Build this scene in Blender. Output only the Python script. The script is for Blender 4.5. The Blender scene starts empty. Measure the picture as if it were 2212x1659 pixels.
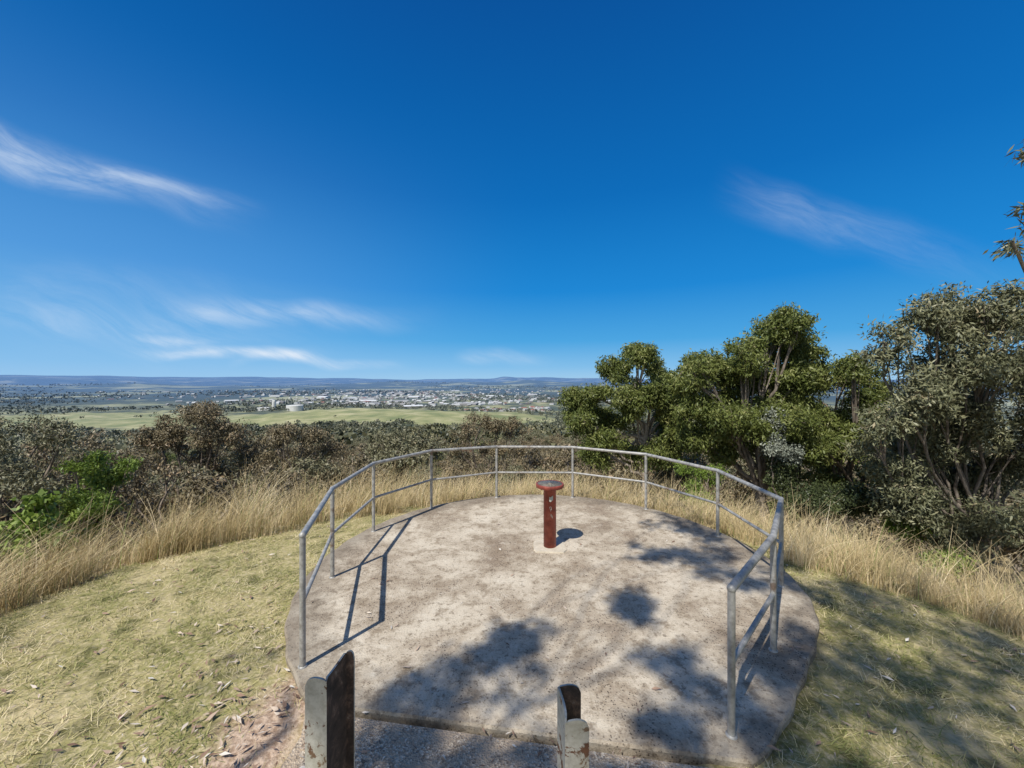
import bpy, math, numpy as np
from mathutils import Vector
scene = bpy.context.scene
scene.view_settings.view_transform = 'Standard'
scene.view_settings.look = 'None'
scene.view_settings.exposure = 0

# ------------------------------------------------------------ shader helpers
def sock(nt, inp, v):
    if hasattr(v, 'is_linked'): nt.links.new(v, inp)
    elif isinstance(v, (tuple, list)): inp.default_value = tuple(v) if len(v) != 3 or inp.type != 'RGBA' else (*v, 1)
    else: inp.default_value = v
def M(nt, op, a, b=0.0, c=None, clamp=False):
    n = nt.nodes.new('ShaderNodeMath'); n.operation = op; n.use_clamp = clamp
    sock(nt, n.inputs[0], a); sock(nt, n.inputs[1], b)
    if c is not None: sock(nt, n.inputs[2], c)
    return n.outputs[0]
def MIX(nt, f, a, b, blend='MIX'):
    n = nt.nodes.new('ShaderNodeMix'); n.data_type = 'RGBA'; n.blend_type = blend
    sock(nt, n.inputs[0], f); sock(nt, n.inputs[6], a); sock(nt, n.inputs[7], b)
    return n.outputs[2]
def NOISE(nt, vec, scale, detail=4, rough=0.55, dist=0.0):
    n = nt.nodes.new('ShaderNodeTexNoise')
    n.inputs['Scale'].default_value = scale; n.inputs['Detail'].default_value = detail
    n.inputs['Roughness'].default_value = rough; n.inputs['Distortion'].default_value = dist
    if vec is not None: nt.links.new(vec, n.inputs['Vector'])
    return n.outputs['Fac']
def RAMP(nt, f, stops):
    n = nt.nodes.new('ShaderNodeValToRGB'); sock(nt, n.inputs[0], f)
    el = n.color_ramp.elements
    while len(el) < len(stops): el.new(0.5)
    for e, (p, c) in zip(el, stops):
        e.position = p; e.color = (*c, 1) if isinstance(c, (tuple, list)) else (c, c, c, 1)
    return n.outputs[0]
def SM(nt, v, lo, hi, a=0.0, b=1.0):
    n = nt.nodes.new('ShaderNodeMapRange'); n.interpolation_type = 'SMOOTHSTEP'
    sock(nt, n.inputs[0], v)
    n.inputs[1].default_value = lo; n.inputs[2].default_value = hi
    n.inputs[3].default_value = a; n.inputs[4].default_value = b
    return n.outputs[0]
def newmat(name, rough=0.8, spec=0.3):
    m = bpy.data.materials.new(name); m.use_nodes = True; nt = m.node_tree
    b = nt.nodes['Principled BSDF']; b.inputs['Roughness'].default_value = rough
    b.inputs['Specular IOR Level'].default_value = spec
    return m, nt, b
def POS(nt): return nt.nodes.new('ShaderNodeNewGeometry').outputs['Position']
def SEP(nt, v):
    n = nt.nodes.new('ShaderNodeSeparateXYZ'); nt.links.new(v, n.inputs[0]); return n.outputs
def COMB(nt, x, y, z):
    n = nt.nodes.new('ShaderNodeCombineXYZ'); sock(nt, n.inputs[0], x); sock(nt, n.inputs[1], y); sock(nt, n.inputs[2], z); return n.outputs[0]
def BUMP(nt, b, h, strength, dist):
    n = nt.nodes.new('ShaderNodeBump'); n.inputs['Strength'].default_value = strength
    n.inputs['Distance'].default_value = dist; nt.links.new(h, n.inputs['Height'])
    nt.links.new(n.outputs[0], b.inputs['Normal'])
def ATTR(nt, name):
    n = nt.nodes.new('ShaderNodeAttribute'); n.attribute_name = name; return n.outputs['Fac']
def HAZE(nt, col, L=7000.0, hz=(0.10, 0.19, 0.34)):  # aerial haze painted into the base colour by distance, no air volume
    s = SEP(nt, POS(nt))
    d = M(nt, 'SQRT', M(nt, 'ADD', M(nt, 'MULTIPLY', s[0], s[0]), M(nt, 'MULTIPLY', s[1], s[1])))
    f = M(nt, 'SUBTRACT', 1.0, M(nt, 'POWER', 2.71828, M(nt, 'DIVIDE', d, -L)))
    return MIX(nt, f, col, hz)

# ------------------------------------------------------------ mesh helpers
class MB:
    def __init__(s): s.V=[]; s.F=[]; s.mi=[]; s.sh=[]; s.n=0
    def add(s, V, F, mi=0, sh=0.5):
        V = np.asarray(V, float).reshape(-1, 3); F = np.asarray(F, int)
        s.V.append(V); s.F.append(F + s.n); s.n += len(V)
        s.mi.append(np.broadcast_to(np.asarray(mi), (len(F),)).copy()); s.sh.append(np.broadcast_to(np.asarray(sh, float), (len(F),)).copy())
    def obj(s, name, mats, smooth=False, parent=None, link=True):
        V = np.concatenate(s.V)
        me = bpy.data.meshes.new(name)
        fl = []
        for f in s.F: fl += f.tolist()
        me.from_pydata(V.tolist(), [], fl)
        for m in mats: me.materials.append(m)
        mi = np.concatenate(s.mi).astype(np.int32)
        me.polygons.foreach_set('material_index', mi)
        a = me.attributes.new('shade', 'FLOAT', 'FACE'); a.data.foreach_set('value', np.concatenate(s.sh).astype(np.float32))
        if smooth == 'mat0': me.polygons.foreach_set('use_smooth', mi == 0)
        elif smooth: me.polygons.foreach_set('use_smooth', np.ones(len(mi), bool))
        me.update()
        if not link: return me
        return place(name, me, parent)
def place(name, me, parent=None, loc=(0,0,0), rz=0, sc=1):
    o = bpy.data.objects.new(name, me); scene.collection.objects.link(o)
    o.location = loc; o.rotation_euler = (0, 0, rz); o.scale = (sc,)*3 if not isinstance(sc, tuple) else sc
    if parent: o.parent = parent
    return o
def empty(name, loc=(0,0,0)):
    o = bpy.data.objects.new(name, None); scene.collection.objects.link(o); o.location = loc; o.empty_display_size = 0.2; return o
def tube(mb, pts, rad, sides=6, mi=0, sh=0.5, caps=False):
    P = np.asarray(pts, float); n = len(P); rad = np.broadcast_to(np.asarray(rad, float), (n,))
    T = np.gradient(P, axis=0); T /= np.linalg.norm(T, axis=1)[:, None] + 1e-9
    ref = np.array([0.0, 0, 1]) if abs(T[0, 2]) < 0.9 else np.array([1.0, 0, 0])
    a = np.arange(sides) * 2 * np.pi / sides
    V = []
    u = np.cross(T[0], ref); u /= np.linalg.norm(u)
    for i in range(n):
        u = u - T[i] * np.dot(u, T[i]); u /= np.linalg.norm(u) + 1e-9
        w = np.cross(T[i], u)
        V.append(P[i] + rad[i] * (np.cos(a)[:, None] * u + np.sin(a)[:, None] * w))
    V = np.concatenate(V)
    i = np.arange(n-1)[:, None]*sides; j = np.arange(sides)[None]; k = (j+1) % sides
    F = np.stack([i+j, i+k, i+sides+k, i+sides+j], -1).reshape(-1, 4)
    mb.add(V, F, mi, sh)
    if caps:
        mb.add(V[:sides][::-1], [list(range(sides))], mi, sh); mb.add(V[-sides:], [list(range(sides))], mi, sh)
def ball(mb, c, r, mi=0, sh=0.5, seg=14, rings=8):
    V = []; F = []
    for i in range(rings + 1):
        t = min(max(math.pi * i / rings, 0.02), math.pi - 0.02)
        for j in range(seg):
            p = 2*math.pi*j/seg; V.append((c[0]+r*math.sin(t)*math.cos(p), c[1]+r*math.sin(t)*math.sin(p), c[2]+r*math.cos(t)))
    for i in range(rings):
        for j in range(seg):
            k = (j+1) % seg; F.append([i*seg+j, (i+1)*seg+j, (i+1)*seg+k, i*seg+k])
    mb.add(V, F, mi, sh)
def lathe(mb, c, prof, seg=40, mi=0):
    V = []; F = []
    for r, z in prof:
        for j in range(seg):
            p = 2*math.pi*j/seg; V.append((c[0]+max(r, 1e-4)*math.cos(p), c[1]+max(r, 1e-4)*math.sin(p), c[2]+z))
    for i in range(len(prof)-1):
        for j in range(seg):
            k = (j+1) % seg; F.append([i*seg+j, i*seg+k, (i+1)*seg+k, (i+1)*seg+j])
    mb.add(V, F, mi)
def box(mb, x0, x1, y0, y1, z0, z1, mi=0, sh=0.5):
    V = [(x0,y0,z0),(x1,y0,z0),(x1,y1,z0),(x0,y1,z0),(x0,y0,z1),(x1,y0,z1),(x1,y1,z1),(x0,y1,z1)]
    mb.add(V, [[0,3,2,1],[4,5,6,7],[0,1,5,4],[1,2,6,5],[2,3,7,6],[3,0,4,7]], mi, sh)
def leafquads(mb, C, n, rad, L, W, rng, mi=1, droop=0.5, flat=0.8):
    C = np.repeat(np.asarray(C, float), n, axis=0); m = len(C)
    p = rng.normal(size=(m, 3)); p /= np.linalg.norm(p, axis=1)[:, None]
    p *= (rng.random((m, 1)) ** 0.55); p[:, 2] *= flat
    rr = np.repeat(np.broadcast_to(np.asarray(rad, float), (m // n,)), n)[:, None]
    P = C + p * rr
    d = rng.normal(size=(m, 3)); d[:, 2] -= droop * 1.6; d /= np.linalg.norm(d, axis=1)[:, None]
    # blades tend to face up and outward on the clump so sunlit and shaded sides read
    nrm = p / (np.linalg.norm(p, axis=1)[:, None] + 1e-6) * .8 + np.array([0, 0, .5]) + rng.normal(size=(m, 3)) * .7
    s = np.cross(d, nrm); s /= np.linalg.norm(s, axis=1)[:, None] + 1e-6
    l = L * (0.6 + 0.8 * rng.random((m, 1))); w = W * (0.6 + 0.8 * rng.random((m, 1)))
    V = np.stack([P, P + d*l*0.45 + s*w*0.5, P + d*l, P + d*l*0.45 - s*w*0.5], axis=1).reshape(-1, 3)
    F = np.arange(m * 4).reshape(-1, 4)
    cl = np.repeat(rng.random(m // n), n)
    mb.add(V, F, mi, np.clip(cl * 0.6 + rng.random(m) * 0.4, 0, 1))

# ------------------------------------------------------------ terrain
SC = (0.42, 4.75); SR = 2.76          # lookout slab centre / radius
TP = [0,0.8,1.6,3,5,8,18,55,200,450,700,1000,1250,3000,8000,40000]
ZP = [0,.05,.20,.62,1.45,2.7,6.2,14,32,58,79,86,89,94,100,100]
def sstep(x, a, b):
    t = np.clip((x - a) / (b - a), 0, 1); return t*t*(3-2*t)
def H(x, y):
    x = np.asarray(x, float); y = np.asarray(y, float)
    r = np.hypot(x, y - 2.0)
    back = sstep(-y, 0, 12)
    r0 = 4.3 + 11 * back - 0.5 * sstep(x, 2, 5)
    t = np.maximum(0, r - r0)
    z = -np.interp(t, TP, ZP)
    z = z - 0.045 - 0.05 * sstep(x, 1.5, 3.5)
    w = sstep(r, 12, 80)
    z = z + w * (1.2*np.sin(x*0.045+1.3)*np.cos(y*0.05) + 0.6*np.sin(x*0.11+y*0.07))
    w2 = sstep(r, 150, 500)
    z = z + w2 * (5*np.sin(x*0.006+0.5)*np.sin(y*0.0045+1) + 2.5*np.sin(x*0.015-y*0.011))
    z = z + 15*np.exp(-((x+330)/330)**2 - ((y-930)/150)**2)
    z = z + 30*np.exp(-((x+100)/520)**2 - ((y-4300)/450)**2) + 26*np.exp(-((x+2600)/900)**2 - ((y-4600)/400)**2)
    az = np.arctan2(x, y)
    rid = 178 + 105*sstep(-az, 0.1, 0.95) - 25*sstep(az, 0, .5) + 30*np.sin(az*4+0.4) + 24*np.sin(az*11+1) + 12*np.sin(az*29) + 6*np.sin(az*63+2) + 60*np.exp(-((az+.02)/.022)**2)
    z = z + rid * sstep(r, 10000, 15000) * (0.75+0.25*np.sin(r*0.0009+az*3))
    rid2 = 55 + 34*np.sin(az*6+2) + 20*np.sin(az*15+.3)+8*np.sin(az*38)
    z = z + rid2 * np.exp(-((r-7000)/1000)**2)
    z = z + 0.012*np.sin(x*2.1+0.3*y)*np.cos(y*1.7) * (r > 2)
    return z
def srad(x, y):   # slab outline radius, slightly flattened toward the near right
    a = np.degrees(np.arctan2(np.asarray(y)-SC[1], np.asarray(x)-SC[0]))
    return SR * (1 - .075*np.exp(-((a+46)/22)**2))

nr, na = 300, 900
rr = np.concatenate([[0.0], np.geomspace(0.25, 40000, nr - 1)])
aa = np.arange(na) * 2*np.pi / na
X = SC[0] + rr[:, None]*np.cos(aa); Y = SC[1] + rr[:, None]*np.sin(aa)
Z = H(X, Y)
inside = np.hypot(X-SC[0], Y-SC[1]) < srad(X, Y) - 0.15
Z = np.where(inside, -0.12, Z)
V = np.stack([X, Y, Z], -1).reshape(-1, 3)
i = np.arange(nr-1)[:, None]; j = np.arange(na)[None, :]; k = (j+1) % na
F = np.stack([i*na+j, (i+1)*na+j, (i+1)*na+k, i*na+k], -1).reshape(-1, 4)
gmi = np.repeat(np.where(rr[:-1] < 110, 0, 1), na)
def radial(nt, pos):
    s = SEP(nt, pos); yy = M(nt, 'SUBTRACT', s[1], 2.0)
    return s, M(nt, 'SQRT', M(nt, 'ADD', M(nt, 'MULTIPLY', s[0], s[0]), M(nt, 'MULTIPLY', yy, yy)))
gm, nt, b = newmat('hilltop_ground', 0.95, 0.1)
pos = POS(nt); s, rad = radial(nt, pos)
n1 = NOISE(nt, pos, 1.3, 4, 0.65); n2 = NOISE(nt, pos, 26, 3, 0.7); n3 = NOISE(nt, pos, 5, 3, 0.6)
lawn = RAMP(nt, n1, [(0.3, (0.19, 0.19, 0.06)), (0.5, (0.33, 0.29, 0.125)), (0.7, (0.50, 0.41, 0.23))])
lawn = MIX(nt, SM(nt, n2, 0.42, 0.7), lawn, (0.52, 0.43, 0.26))
lawn = MIX(nt, SM(nt, n3, 0.52, 0.3, 0, .8), lawn, (0.085, 0.085, 0.03))
dx = M(nt, 'ADD', s[0], 1.55); dy = M(nt, 'SUBTRACT', s[1], 2.45)
dd = M(nt, 'SQRT', M(nt, 'ADD', M(nt, 'MULTIPLY', dx, M(nt, 'MULTIPLY', dx, 3.4)), M(nt, 'MULTIPLY', dy, M(nt, 'MULTIPLY', dy, 0.7))))
dirt = SM(nt, M(nt, 'ADD', dd, M(nt, 'MULTIPLY', n3, 1.1)), 1.35, 0.75)
lawn = MIX(nt, dirt, lawn, MIX(nt, SM(nt, n2, .35, .65), (0.30, 0.205, 0.14), (0.54, 0.41, 0.30)))
floor = RAMP(nt, n1, [(0.3, (0.13, 0.105, 0.055)), (0.6, (0.28, 0.22, 0.12)), (0.8, (0.40, 0.33, 0.18))])
c = MIX(nt, SM(nt, rad, 5.4, 7.5), lawn, floor)
nt.links.new(c, b.inputs['Base Color']); BUMP(nt, b, n2, 0.6, 0.025)

gf, nt, b = newmat('valley_ground', 0.95, 0.1)
pos = POS(nt); s, rad = radial(nt, pos)
wn = NOISE(nt, pos, 0.012, 5, 0.62)
mid = RAMP(nt, wn, [(0.40, (0.07, 0.08, 0.038)), (0.50, (0.14, 0.14, 0.065)), (0.55, (0.30, 0.29, 0.125)), (0.75, (0.40, 0.36, 0.18))])
fx = M(nt, 'DIVIDE', M(nt, 'ADD', s[0], 360), 470); fy = M(nt, 'DIVIDE', M(nt, 'SUBTRACT', s[1], 870), 210)
fd = M(nt, 'ADD', M(nt, 'ADD', M(nt, 'MULTIPLY', fx, fx), M(nt, 'MULTIPLY', fy, fy)), M(nt, 'MULTIPLY', wn, 0.5))
fx2 = M(nt, 'DIVIDE', M(nt, 'ADD', s[0], 1000), 240); fy2 = M(nt, 'DIVIDE', M(nt, 'SUBTRACT', s[1], 940), 190)
fd2 = M(nt, 'ADD', M(nt, 'ADD', M(nt, 'MULTIPLY', fx2, fx2), M(nt, 'MULTIPLY', fy2, fy2)), M(nt, 'MULTIPLY', wn, 0.5))
fieldc = RAMP(nt, NOISE(nt, pos, 0.02, 5, 0.6), [(0.35, (0.19, 0.21, 0.07)), (0.52, (0.31, 0.30, 0.12)), (0.70, (0.48, 0.43, 0.23))])
c = MIX(nt, SM(nt, M(nt, 'MINIMUM', fd, fd2), 1.3, 1.15), mid, fieldc)
wf = NOISE(nt, pos, 0.0016, 5, 0.6, 0.3)
far = RAMP(nt, wf, [(0.44, (0.05, 0.062, 0.038)), (0.52, (0.08, 0.09, 0.05)), (0.57, (0.32, 0.32, 0.15)), (0.7, (0.46, 0.42, 0.24))])
c = MIX(nt, SM(nt, rad, 1500, 2600), c, far)
c = MIX(nt, SM(nt, rad, 8000, 12000), c, MIX(nt, SM(nt, wf, 0.52, 0.60), (0.02, 0.03, 0.03), (0.50, 0.46, 0.28)))
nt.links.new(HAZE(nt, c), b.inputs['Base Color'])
mb = MB(); mb.add(V, F, gmi); ground = mb.obj('ground', [gm, gf], smooth=True)

# ------------------------------------------------------------ lookout slab
cm, nt, b = newmat('weathered_concrete', 0.9, 0.2)
pos = POS(nt); s = SEP(nt, pos)
a1 = NOISE(nt, pos, 1.1, 6, 0.72, 0.4); a2 = NOISE(nt, pos, 4.5, 6, 0.78); a3 = NOISE(nt, pos, 60, 3, 0.7); a4 = NOISE(nt, pos, 15, 5, 0.75)
col = RAMP(nt, a1, [(0.34, (0.29, 0.225, 0.16)), (0.46, (0.44, 0.365, 0.27)), (0.56, (0.57, 0.49, 0.375)), (0.72, (0.66, 0.59, 0.47))])
col = MIX(nt, SM(nt, a2, 0.49, 0.64, 0, 0.8), col, (0.26, 0.20, 0.135))
col = MIX(nt, SM(nt, a2, 0.46, 0.30, 0, 0.6), col, (0.68, 0.61, 0.49))
col = MIX(nt, SM(nt, a4, 0.53, 0.66, 0, 0.75), col, (0.16, 0.12, 0.08))
col = MIX(nt, SM(nt, a3, 0.56, 0.70, 0, 0.6), col, (0.12, 0.095, 0.065))
ex = M(nt, 'SUBTRACT', s[0], SC[0]); ey = M(nt, 'SUBTRACT', s[1], SC[1])
er = M(nt, 'ADD', M(nt, 'SQRT', M(nt, 'ADD', M(nt, 'MULTIPLY', ex, ex), M(nt, 'MULTIPLY', ey, ey))), M(nt, 'MULTIPLY', a2, 0.9))
col = MIX(nt, SM(nt, er, 2.65, 3.15, 0, 0.6), col, (0.17, 0.14, 0.105))
vor = nt.nodes.new('ShaderNodeTexVoronoi'); vor.inputs['Scale'].default_value = 42; nt.links.new(pos, vor.inputs['Vector'])
bitm = M(nt, 'MULTIPLY', M(nt, 'LESS_THAN', vor.outputs['Distance'], 0.24), SM(nt, a1, 0.56, 0.42))
col = MIX(nt, M(nt, 'MULTIPLY', bitm, 0.85), col, (0.045, 0.034, 0.025))
nt.links.new(col, b.inputs['Base Color'])
BUMP(nt, b, M(nt, 'ADD', a3, M(nt, 'MULTIPLY', a4, 1.5)), 0.55, 0.009)
def chord(x): return 2.43 - 0.157 * x
ang = np.radians(np.arange(-90, 270, 1.5)); pts = []
for t in ang:
    r_ = float(srad(SC[0]+math.cos(t), SC[1]+math.sin(t))) + .008*math.sin(t*37) ; pts.append((SC[0]+r_*math.cos(t), SC[1]+r_*math.sin(t)))
keep = [p for p in pts if p[1] >= chord(p[0])]
idx = next(i for i in range(len(keep)) if math.hypot(keep[i][0]-keep[i-1][0], keep[i][1]-keep[i-1][1]) > 0.5)
keep = keep[idx:] + keep[:idx]
n = len(keep); cxy = np.array(keep)
inn = np.array(SC) + (cxy - np.array(SC)) * 0.995
V = np.concatenate([np.c_[cxy, np.full(n, -0.4)], np.c_[cxy, np.full(n, -0.014)], np.c_[inn, np.zeros(n)]])
F = [[i, (i+1) % n, n+(i+1) % n, n+i] for i in range(n)] + [[n+i, n+(i+1) % n, 2*n+(i+1) % n, 2*n+i] for i in range(n)]
mb = MB(); mb.add(V, F); mb.add(V[2*n:], [list(range(n))]); mb.obj('concrete_lookout_platform', [cm])

pm, nt, b = newmat('exposed_aggregate', 0.95, 0.2)
pos = POS(nt)
v = nt.nodes.new('ShaderNodeTexVoronoi'); v.inputs['Scale'].default_value = 85; nt.links.new(pos, v.inputs['Vector'])
g = RAMP(nt, SEP(nt, v.outputs['Color'])[0], [(0, (0.18, 0.14, 0.10)), (0.45, (0.38, 0.30, 0.22)), (0.8, (0.52, 0.43, 0.32)), (1, (0.66, 0.58, 0.46))])
g = MIX(nt, SM(nt, NOISE(nt, pos, 4, 6, .7), 0.42, 0.62, 0, .85), g, (0.46, 0.355, 0.25))
nt.links.new(g, b.inputs['Base Color']); BUMP(nt, b, v.outputs['Distance'], 0.7, 0.01)
right = [(1.18 + 0.02*math.sin(t*3), t) for t in np.linspace(-4.8, chord(1.2) - 0.03, 30)]
left = [(-1.33 + 0.05*math.sin(t*4) + 0.03*math.sin(t*11) , t) for t in np.linspace(chord(-1.33) - 0.03, -4.8, 40)]
poly = right + left; n = len(poly)
V = [(x, y, -0.012) for x, y in poly] + [(x, y, -0.3) for x, y in poly]
mb = MB(); mb.add(V, [list(range(n))]); mb.add(V, [[i, n+i, n+(i+1) % n, (i+1) % n] for i in range(n)]); mb.obj('path', [pm])

# ------------------------------------------------------------ railing
rm, nt, b = newmat('galvanised_pipe', 0.42, 0.5)
pos = POS(nt); q = NOISE(nt, pos, 18, 5, 0.7); q2 = NOISE(nt, pos, 5, 5, 0.7)
col = RAMP(nt, q, [(0.3, (0.20, 0.195, 0.18)), (0.5, (0.35, 0.34, 0.315)), (0.7, (0.49, 0.475, 0.44))])
col = MIX(nt, SM(nt, q2, 0.56, 0.70, 0, 0.85), col, (0.15, 0.085, 0.05))
nt.links.new(col, b.inputs['Base Color']); b.inputs['Metallic'].default_value = 0.2
nt.links.new(SM(nt, q, 0.3, 0.7, 0.38, 0.62), b.inputs['Roughness'])
rp = [(-1.61,2.99,1.01),(-2.01,4.35,.99),(-2.02,5.67,.99),(-1.39,6.70,.99),(-.29,7.31,.955),(1.14,7.31,.945),
      (2.29,6.65,.937),(2.91,5.50,.925),(2.88,4.16,.93),(2.13,3.17,.93),(1.36,2.41,.91)]
rail = empty('safety_railing', (SC[0], SC[1], 0))
def child(mb, name, mats, par, smooth=True):
    o = mb.obj(name, mats, smooth=smooth); o.parent = par; o.location = -Vector(par.location); return o
def run(P): return sum([[tuple(np.array(P[i])*(1-t)+np.array(P[i+1])*t) for t in (0.0, .04, .5, .96)] for i in range(10)], []) + [P[10]]
mb = MB(); tube(mb, run(rp), 0.025, 14, caps=True)
for p in rp: ball(mb, p, 0.027)
child(mb, 'top_rail', [rm], rail)
mb = MB(); tube(mb, run([(x, y, z*0.495) for x, y, z in rp]), 0.0175, 12, caps=True)
child(mb, 'mid_rail', [rm], rail)
for i, (x, y, z) in enumerate(rp):
    mb = MB(); tube(mb, [(x, y, -0.02), (x, y, z)], 0.0225, 14); lathe(mb, (x, y, 0), [(0.034, -0.01), (0.034, 0.006), (0.024, 0.012)], 16)
    child(mb, 'post_%d' % (i+1), [rm], rail)

# ------------------------------------------------------------ direction table pedestal
rd, nt, b = newmat('red_oxide_paint', 0.5, 0.4)
q = NOISE(nt, POS(nt), 9, 6, 0.7)
nt.links.new(RAMP(nt, q, [(0.35, (0.17, 0.035, 0.024)), (0.55, (0.30, 0.065, 0.042)), (0.72, (0.38, 0.13, 0.09))]), b.inputs['Base Color'])
pq, nt, b = newmat('brass_plaque', 0.5, 0.5)
nt.links.new(RAMP(nt, NOISE(nt, POS(nt), 22, 6, .7), [(0.35, (0.10, 0.085, 0.06)), (0.6, (0.24, 0.20, 0.15)), (.75, (.34, .3, .24))]), b.inputs['Base Color']); b.inputs['Metallic'].default_value = 0.3
st, nt, b = newmat('old_sticker', 0.6, 0.3); b.inputs['Base Color'].default_value = (0.42, 0.42, 0.36, 1)
pc, nt, b = newmat('pale_concrete', 0.9, 0.2)
nt.links.new(RAMP(nt, NOISE(nt, POS(nt), 12, 6, .7), [(0.3, (0.44, 0.38, 0.29)), (0.7, (0.64, 0.57, 0.45))]), b.inputs['Base Color'])
px, py = 0.50, 5.14
ped = empty('direction_table_pedestal', (px, py, 0))
mb = MB(); lathe(mb, (px, py, 0), [(0.0, 0.012), (0.083, 0.012), (0.083, 0.77), (0.10, 0.775), (0.10, 0.79), (0.0, 0.79)], 40); child(mb, 'column', [rd], ped)
mb = MB(); lathe(mb, (px, py, 0), [(0.0, 0.79), (0.170, 0.79), (0.182, 0.797), (0.184, 0.835), (0.178, 0.842), (0.166, 0.842), (0.164, 0.834), (0, 0.834)], 56); child(mb, 'table_rim', [rd], ped)
mb = MB(); lathe(mb, (px, py, 0), [(0.163, 0.835), (0.161, 0.841), (0.03, 0.841), (0.028, 0.848), (0.0, 0.85)], 48); child(mb, 'plaque', [pq], ped)
mb = MB()
for kx in range(16):
    t = kx * math.pi / 8
    d = np.array([math.cos(t), math.sin(t)]); e = np.array([-d[1], d[0]]) * 0.0015
    a_, b_ = np.array([px, py]) + d*0.05, np.array([px, py]) + d*0.145
    mb.add([(*(a_-e), .8432), (*(b_-e), .8432), (*(b_+e), .8432), (*(a_+e), .8432)], [[0, 1, 2, 3]])
child(mb, 'bearing_lines', [st], ped, False)
mb = MB(); V = []
for z in (0.63, 0.69):
    for t in np.linspace(-1.75, -1.15, 8): V.append((px + 0.0845*math.cos(t), py + 0.0845*math.sin(t), z + 0.01*math.sin(t*9)))
mb.add(V, [[i, i+1, 8+i+1, 8+i] for i in range(7)]); child(mb, 'sticker', [st], ped)
mb = MB()
for (t0, z0, ph) in ((-1.55, 0.50, 0), (-1.35, 0.40, 2)):
    tube(mb, [(px+0.0835*math.cos(t0+0.16*math.sin(u*1.3+ph)), py+0.0835*math.sin(t0+0.16*math.sin(u*1.3+ph)), z0+0.035*math.sin(u*.8)+0.01*u) for u in np.linspace(0, 7, 30)], 0.0014, 4)
child(mb, 'scratches', [st], ped)
mb = MB()
oc = [(-.19,-.17),(.16,-.19),(.21,-.12),(.20,.17),(.15,.2),(-.17,.19),(-.21,.14),(-.22,-.1)]
V = [(px+x, py+y, 0.0) for x, y in oc] + [(px+x*.97, py+y*.97, 0.016) for x, y in oc]
mb.add(V, [[i, (i+1) % 8, 8+(i+1) % 8, 8+i] for i in range(8)]); mb.add(V[8:], [list(range(8))]); child(mb, 'footing', [pc], ped, False)

# ------------------------------------------------------------ steel channel posts
sm, nt, b = newmat('peeling_white_paint', 0.6, 0.35)
pos = POS(nt); q = NOISE(nt, pos, 14, 6, 0.72, .4); q2 = NOISE(nt, pos, 45, 4, 0.7)
col = RAMP(nt, q2, [(0.3, (0.36, 0.34, 0.28)), (0.6, (0.52, 0.50, 0.43))])
col = MIX(nt, SM(nt, q, 0.56, 0.60), col, MIX(nt, q2, (0.05, 0.025, 0.018), (0.22, 0.10, 0.05)))
col = MIX(nt, SM(nt, NOISE(nt, pos, 5, 4, .6), 0.5, 0.7, 0, .45), col, (0.24, 0.22, 0.14))
nt.links.new(col, b.inputs['Base Color']); BUMP(nt, b, q, 0.3, 0.004)
sm2, nt, b = newmat('rusted_shaded_face', 0.75, 0.25)  # rust, with the shade of the posts' sunless faces painted into its colour
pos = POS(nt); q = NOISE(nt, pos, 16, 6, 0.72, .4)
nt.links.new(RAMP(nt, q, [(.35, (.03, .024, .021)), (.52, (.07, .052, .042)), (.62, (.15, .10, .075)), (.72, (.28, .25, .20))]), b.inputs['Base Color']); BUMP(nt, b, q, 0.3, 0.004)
def channel(x, y, top, side, side2, fl, fl2, dp, rot, dark_near):
    th = 0.007; path = []
    nz = lambda t: 0.030*(1-math.sqrt(max(0, 1-(2*t-1)**2)))
    for t in np.linspace(0, 1, 11): path.append((side*fl*(1-t), 0, top - nz(t)*(1 if t < .5 else .35)))
    for t in np.linspace(0.08, 0.92, 13): path.append((side*0.010*math.sin(math.pi*t), dp*t, top - 0.016*math.sin(math.pi*t)))
    for t in np.linspace(0, 1, 11): path.append((side2*fl2*t, dp, top - nz(t)*(1 if t > .5 else .35)))
    P = np.array(path); T = np.gradient(P[:, :2], axis=0); T /= np.linalg.norm(T, axis=1)[:, None]
    N = np.c_[-T[:, 1], T[:, 0]] * th * 0.5
    A = P[:, :2] + N; B = P[:, :2] - N; n = len(P)
    cr, sr = math.cos(rot), math.sin(rot)
    def w(Q, z): return np.c_[x + Q[:, 0]*cr - Q[:, 1]*sr, y + Q[:, 0]*sr + Q[:, 1]*cr, z]
    V = np.concatenate([w(A, P[:, 2]), w(B, P[:, 2]), w(A, np.full(n, -0.3)), w(B, np.full(n, -0.3))])
    mb = MB(); F = []; G = []
    for i in range(n-1):
        F += [[i, i+1, n+i+1, n+i], [2*n+i, 2*n+i+1, i+1, i]]
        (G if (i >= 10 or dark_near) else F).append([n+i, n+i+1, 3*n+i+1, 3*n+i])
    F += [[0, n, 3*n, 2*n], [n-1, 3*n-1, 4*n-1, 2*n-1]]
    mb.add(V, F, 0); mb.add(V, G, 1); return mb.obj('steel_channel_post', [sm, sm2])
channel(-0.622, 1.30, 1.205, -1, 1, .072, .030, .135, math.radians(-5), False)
channel(0.180, 1.30, 1.065, 1, 1, .078, .085, .150, math.radians(3), True)

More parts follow.
